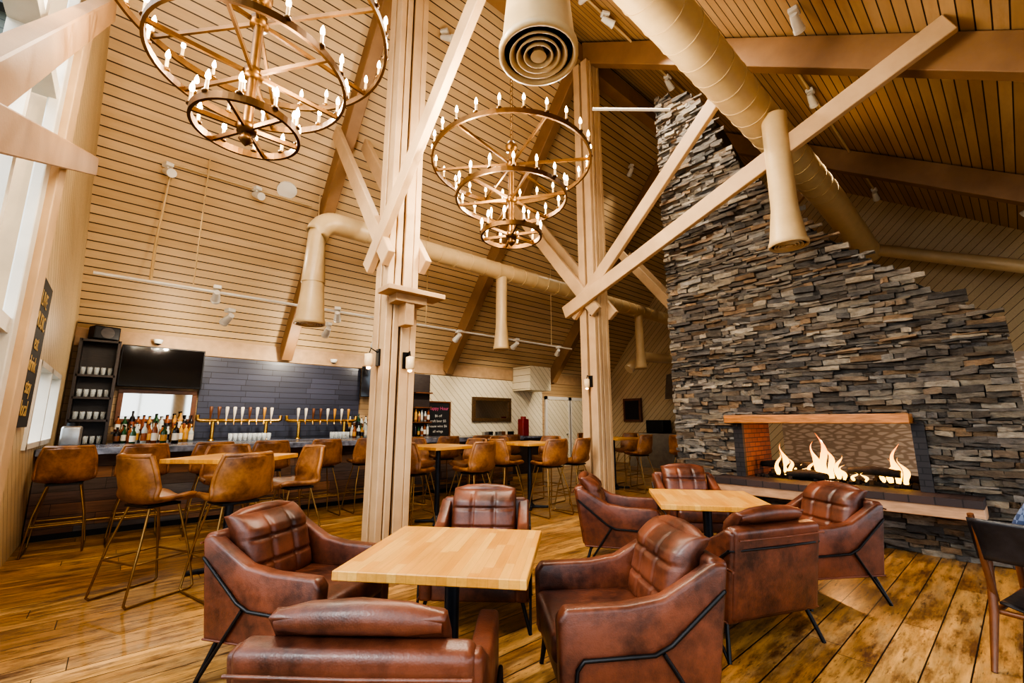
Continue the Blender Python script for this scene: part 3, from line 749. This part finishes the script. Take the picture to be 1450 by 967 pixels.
b = Bld(); b.box((0, 0, 0), (.34, .24, .22), M_black, bev=.02); b.cyl((0, -.12, 0), (0, -.125, 0), .09, M_darkwood); b.obj('loudspeaker', (-.35, 9.75, 2.82), rad(20))
b = Bld(); b.b2((5.2, 9.6, 0), (5.7, 9.93, 2.55), M_darkwood)
for z in (1.06, 1.4, 1.75, 2.1): b.b2((5.22, 9.42, z-.03), (5.68, 9.6, z), M_midwood)
b.obj('liquor_cabinet'); bottles(5.25, 5.65, 9.5, 1.06, 5, 1); bottles(5.25, 5.65, 9.5, 1.4, 5, 1)

def text(s, size, loc, m, parent, rz=0):
    c = D.curves.new('chalk_text', 'FONT'); c.body = s; c.size = size; c.align_x = 'CENTER'; c.extrude = .001
    c.materials.append(m); o = D.objects.new('chalk_text', c); sc.collection.objects.link(o)
    o.rotation_euler = (pi/2, 0, rz); o.location = loc; o.parent = parent
fb_ = frame('chalkboard_menu', 5.85, 6.5, 1.0, 1.88, 9.96, M_midwood, .04, M_chalk)
text('Happy Hour', .12, (6.175, 9.935, 1.7), M_chalkp, fb_)
for i, s in enumerate(('$6 off', 'craft beer $5', 'house wine $6', 'all wings')): text(s, .09, (6.175, 9.935, 1.52-.13*i), M_chalkw, fb_)
b = Bld(); b.b2((XL+.005, 5.45, 1.35), (XL+.04, 6.3, 2.7), M_chalk); o = b.obj('chalkboard_sign')
for i, s in enumerate(('LIVE', 'MUSIC', 'eat', 'drink', 'stay', 'local')): text(s, .2, (XL+.045, 5.88, 2.45-.2*i), plain('chalk_y', rgb(190, 156, 90), .8), o, pi/2)

def door(name, x0, x1, y=YB):
    b = Bld(); b.b2((x0, y-.05, 0), (x1, y-.005, 2.1), M_diagw)
    b.b2((x0-.09, y-.07, 0), (x0, y-.003, 2.2), M_white); b.b2((x1, y-.07, 0), (x1+.09, y-.003, 2.2), M_white); b.b2((x0-.09, y-.07, 2.1), (x1+.09, y-.003, 2.2), M_white)
    b.cyl((x1-.08, y-.05, 1.0), (x1-.08, y-.1, 1.0), .025, M_steel); b.obj(name)
door('door_2', 10.2, 11.2); door('door_3', 11.35, 12.35)
b = Bld(); b.b2((5.75, YB-.03, 0), (10.0, YB-.002, 2.6), M_diagw); b.obj('wall_panel')
b = Bld(); b.b2((8.75, 9.2, 2.3), (9.6, 9.95, 3.0), M_diagw); b.obj('trim_2')
b = Bld(); b.b2((7.05, 9.2, 0), (9.2, 9.9, .95), M_darkwood); b.b2((7.0, 9.15, .95), (9.25, 9.93, 1.0), M_marble); b.obj('side_counter')
b = Bld()
for k in range(5): b.box((7.3+k*.22, 9.4+.1*(k % 2), 1.07), (.14, .12, .14), random.choice((M_black, M_steel, M_midwood)), bev=.01)
b.obj('condiment_caddies')
b = Bld(); b.box((0, 0, .24), (.24, .24, .48), M_red, bev=.03, seg=3); b.cyl((0, 0, .48), (0, 0, .55), .08, M_red); b.obj('red_dispenser', (8.75, 9.5, 1.0))
b = Bld(); b.b2((12.6, 5.6, 0), (13.2, 8.6, 1.0), M_steel); b.b2((12.5, 5.5, 1.0), (13.3, 8.7, 1.04), M_steel); b.b2((12.7, 6.3, 1.05), (13.2, 6.9, 1.5), M_steel, bev=.02); b.b2((12.7, 7.4, 1.05), (13.2, 8.0, 1.45), M_black, bev=.02); b.obj('service_counter')
b = Bld()
b.prism([(12.9, 2.1), (13.48, 2.1), (13.48, 2.9), (13.1, 2.9)], 'y', 5.4, 7.4, M_steel); b.obj('range_hood')
b = Bld(); b.b2((13.38, 8.6, 1.4), (13.48, 9.3, 2.2), M_midwood); b.b2((13.36, 8.68, 1.48), (13.39, 9.22, 2.12), M_chalk); b.obj('framed_picture')
b = Bld(); b.cyl((0, 0, 0), (0, -.02, -.03), .16, M_whitefix, seg=24); b.obj('ceiling_speaker', (1.75, 8.05, hl(8.05)-.02))
for (p) in ((.35, 9.85, 2.82), (3.4, 9.85, 2.75)):
    b = Bld(); b.lathe([(0, -.09), (.05, -.07), (.07, -.02), (.07, 0), (0, .0)], (0, 0, 0), M_whitefix, 16); b.lathe([(0, -.095), (.035, -.085), (.05, -.072)], (0, 0, 0), M_black, 16); b.obj('security_camera', p)
b = Bld(); b.box((0, 0, 0), (.3, .04, .14), M_whitefix, bev=.01); b.box((0, -.025, 0), (.22, .01, .09), emis('exit_red', (1, .05, .02, 1), 4)); b.obj('exit_sign', (12.6, 9.9, 2.5))

# ------------------------------------------------------------------ safari chair and person
CX, CY, CA = 4.17, -.09, rad(-12)
b = Bld()
for s in (-1, 1):
    b.tube([(.3, s*.3, 0), (.26, s*.3, .56)], [.014, .02], M_midwood, 12)
    b.tube([(-.34, s*.33, 0), (-.22, s*.32, .3), (-.2, s*.31, .58)], [.014, .022, .018], M_midwood, 12)
    b.tube([(-.2, s*.31, .36), (-.36, s*.31, .86)], [.018, .016], M_midwood, 12)
    b.tube([(-.2, s*.31, .3), (.28, s*.3, .34)], .016, M_midwood, 10)
    b.sheet(lambda u, v, s=s: (-.24+.56*v, s*.31+u*.03, .60-.03*math.sin(pi*v)+.006), lambda u, v, s=s: (-.24+.56*v, s*.31+u*.03, .594-.03*math.sin(pi*v)), 4, 12, M_leatherb)
for x in (-.2, .28): b.tube([(x, -.31, .3), (x, .31, .3)], .015, M_midwood, 10)
b.sheet(lambda u, v: (-.22+.5*v, u*.29, .36-.04*(1-u*u)), lambda u, v: (-.22+.5*v, u*.29, .35-.04*(1-u*u)), 10, 8, M_leatherb)
b.sheet(lambda u, v: (-.28-.08*v-.03*(1-u*u), u*.33, .6+.24*v), lambda u, v: (-.288-.08*v-.03*(1-u*u), u*.33, .6+.24*v), 10, 8, M_leatherb)
b.obj('safari_chair', (CX, CY, 0), CA)

PE = D.objects.new('seated_person', None); sc.collection.objects.link(PE); PE.location = (CX+.02, CY-.07, 0); PE.rotation_euler = (0, 0, CA)
def skin(name, pts, edges, mt, root=0, sub=2):
    me = D.meshes.new(name); me.from_pydata([p[0] for p in pts], edges, []); me.materials.append(mt)
    o = D.objects.new(name, me); sc.collection.objects.link(o); o.parent = PE
    md = o.modifiers.new('skin', 'SKIN'); md.use_smooth_shade = True
    for i, p in enumerate(pts):
        sv = me.skin_vertices[0].data[i]; r = p[1]; sv.radius = r if isinstance(r, tuple) else (r, r); sv.use_root = (i == root)
    sb = o.modifiers.new('sub', 'SUBSURF'); sb.levels = sub; sb.render_levels = sub
    return o
skin('torso', [((-.12, 0, .45), (.15, .11)), ((-.14, 0, .6), (.14, .11)), ((-.13, 0, .78), (.16, .12)), ((-.10, 0, .90), (.15, .11)), ((-.07, 0, .98), (.06, .06)),
     ((-.10, .17, .90), .058), ((-.10, .24, .77), .052), ((-.12, .28, .67), .046), ((.0, .29, .655), .042), ((.1, .28, .655), .036),
     ((-.10, -.17, .90), .058), ((-.10, -.24, .77), .052), ((-.12, -.28, .67), .046), ((.0, -.29, .655), .042), ((.1, -.28, .655), .036)],
     [(0, 1), (1, 2), (2, 3), (3, 4), (3, 5), (5, 6), (6, 7), (7, 8), (8, 9), (3, 10), (10, 11), (11, 12), (12, 13), (13, 14)], M_plaid)
skin('legs', [((-.1, 0, .46), (.14, .1)), ((0, .1, .46), .085), ((.36, .13, .5), .06), ((.36, .13, .3), .052), ((.34, .13, .1), .042),
     ((0, -.1, .46), .085), ((.36, -.13, .5), .06), ((.36, -.13, .3), .052), ((.34, -.13, .1), .042)],
     [(0, 1), (1, 2), (2, 3), (3, 4), (0, 5), (5, 6), (6, 7), (7, 8)], M_denim)
skin('shoes', [((.33, .13, .07), .04), ((.42, .13, .04), .035), ((.54, .13, .035), .03)], [(0, 1), (1, 2)], M_leatherb)
skin('shoe_right', [((.33, -.13, .07), .04), ((.42, -.13, .04), .035), ((.54, -.13, .035), .03)], [(0, 1), (1, 2)], M_leatherb)
for s in (-1, 1):
    v = [((.1, s*.28, .655), .026), ((.16, s*.28, .65), (.035, .016))]; e = [(0, 1)]
    for k, L in enumerate((.07, .08, .075, .06)):
        yy = s*(.255+.018*k); i = len(v); v += [((.185, yy, .65), .009), ((.185+L*.5, yy, .645), .008), ((.185+L*.8, yy, .625), .007)]; e += [(1, i), (i, i+1), (i+1, i+2)]
    i = len(v); v += [((.15, s*.24, .645), .009), ((.18, s*.225, .635), .008)]; e += [(1, i), (i, i+1)]
    skin('hand', v, e, M_skin)
skin('head', [((-.07, 0, .97), .05), ((-.06, 0, 1.05), .052), ((-.03, 0, 1.10), (.06, .06)), ((-.03, 0, 1.16), (.075, .09)), ((-.03, 0, 1.23), (.065, .08))], [(0, 1), (1, 2), (2, 3), (3, 4)], M_skin)
b = Bld()
b.lathe([(.0, .12), (.06, .105), (.09, .06), (.098, 0), (.09, -.05)], (-.045, 0, 1.17), M_hair, 20)
b.tube([(.055, 0, 1.17), (.08, 0, 1.14), (.06, 0, 1.125)], [.008, .014, .01], M_skin)
for s in (-1, 1): b.box((.055, s*.03, 1.17), (.012, .022, .01), M_black, bev=.003); b.box((-.03, s*.085, 1.15), (.03, .015, .055), M_skin, bev=.006)
b.box((.055, 0, 1.09), (.012, .045, .008), plain('lips', rgb(160, 90, 80)), bev=.002)
b.obj('hair_and_face', parent=PE)

# ------------------------------------------------------------------ lights
def point(name, loc, e, col, r=.05):
    l = D.lights.new(name, 'POINT'); l.energy = e; l.color = col; l.shadow_soft_size = r
    o = D.objects.new(name, l); sc.collection.objects.link(o); o.location = loc
point('fire_light', (FX+.3, 1.8, 1.15), 50, (1, .5, .2), .03)
for x in (.5, 2.5, 4.3): point('back_bar_fill', (x, 9.1, 2.75), 30, (1, .88, .7), .03)  # fill lights added to brighten the back bar, no fixture there
s = D.lights.new('sun', 'SUN'); s.energy = 1.6; s.angle = rad(8); s.color = (1, .97, .92)
so = D.objects.new('sun', s); sc.collection.objects.link(so); so.rotation_euler = Vector((1, .35, -.75)).to_track_quat('-Z', 'Y').to_euler()

w = D.worlds.new('world'); sc.world = w; w.use_nodes = True
bg = w.node_tree.nodes['Background']; bg.inputs[0].default_value = (.76, .88, 1, 1); bg.inputs[1].default_value = 4.8

# ------------------------------------------------------------------ camera
cam = D.cameras.new('camera'); co_ = D.objects.new('camera', cam); sc.collection.objects.link(co_)
co_.location = (0, 0, 1.4); co_.rotation_euler = (rad(90+10.3), 0, rad(48.8-90))
cam.sensor_width = 36; cam.lens = 15.52; cam.clip_start = .05
sc.camera = co_
try:
    sc.view_settings.look = 'AgX - High Contrast'
except Exception as e: print(e)
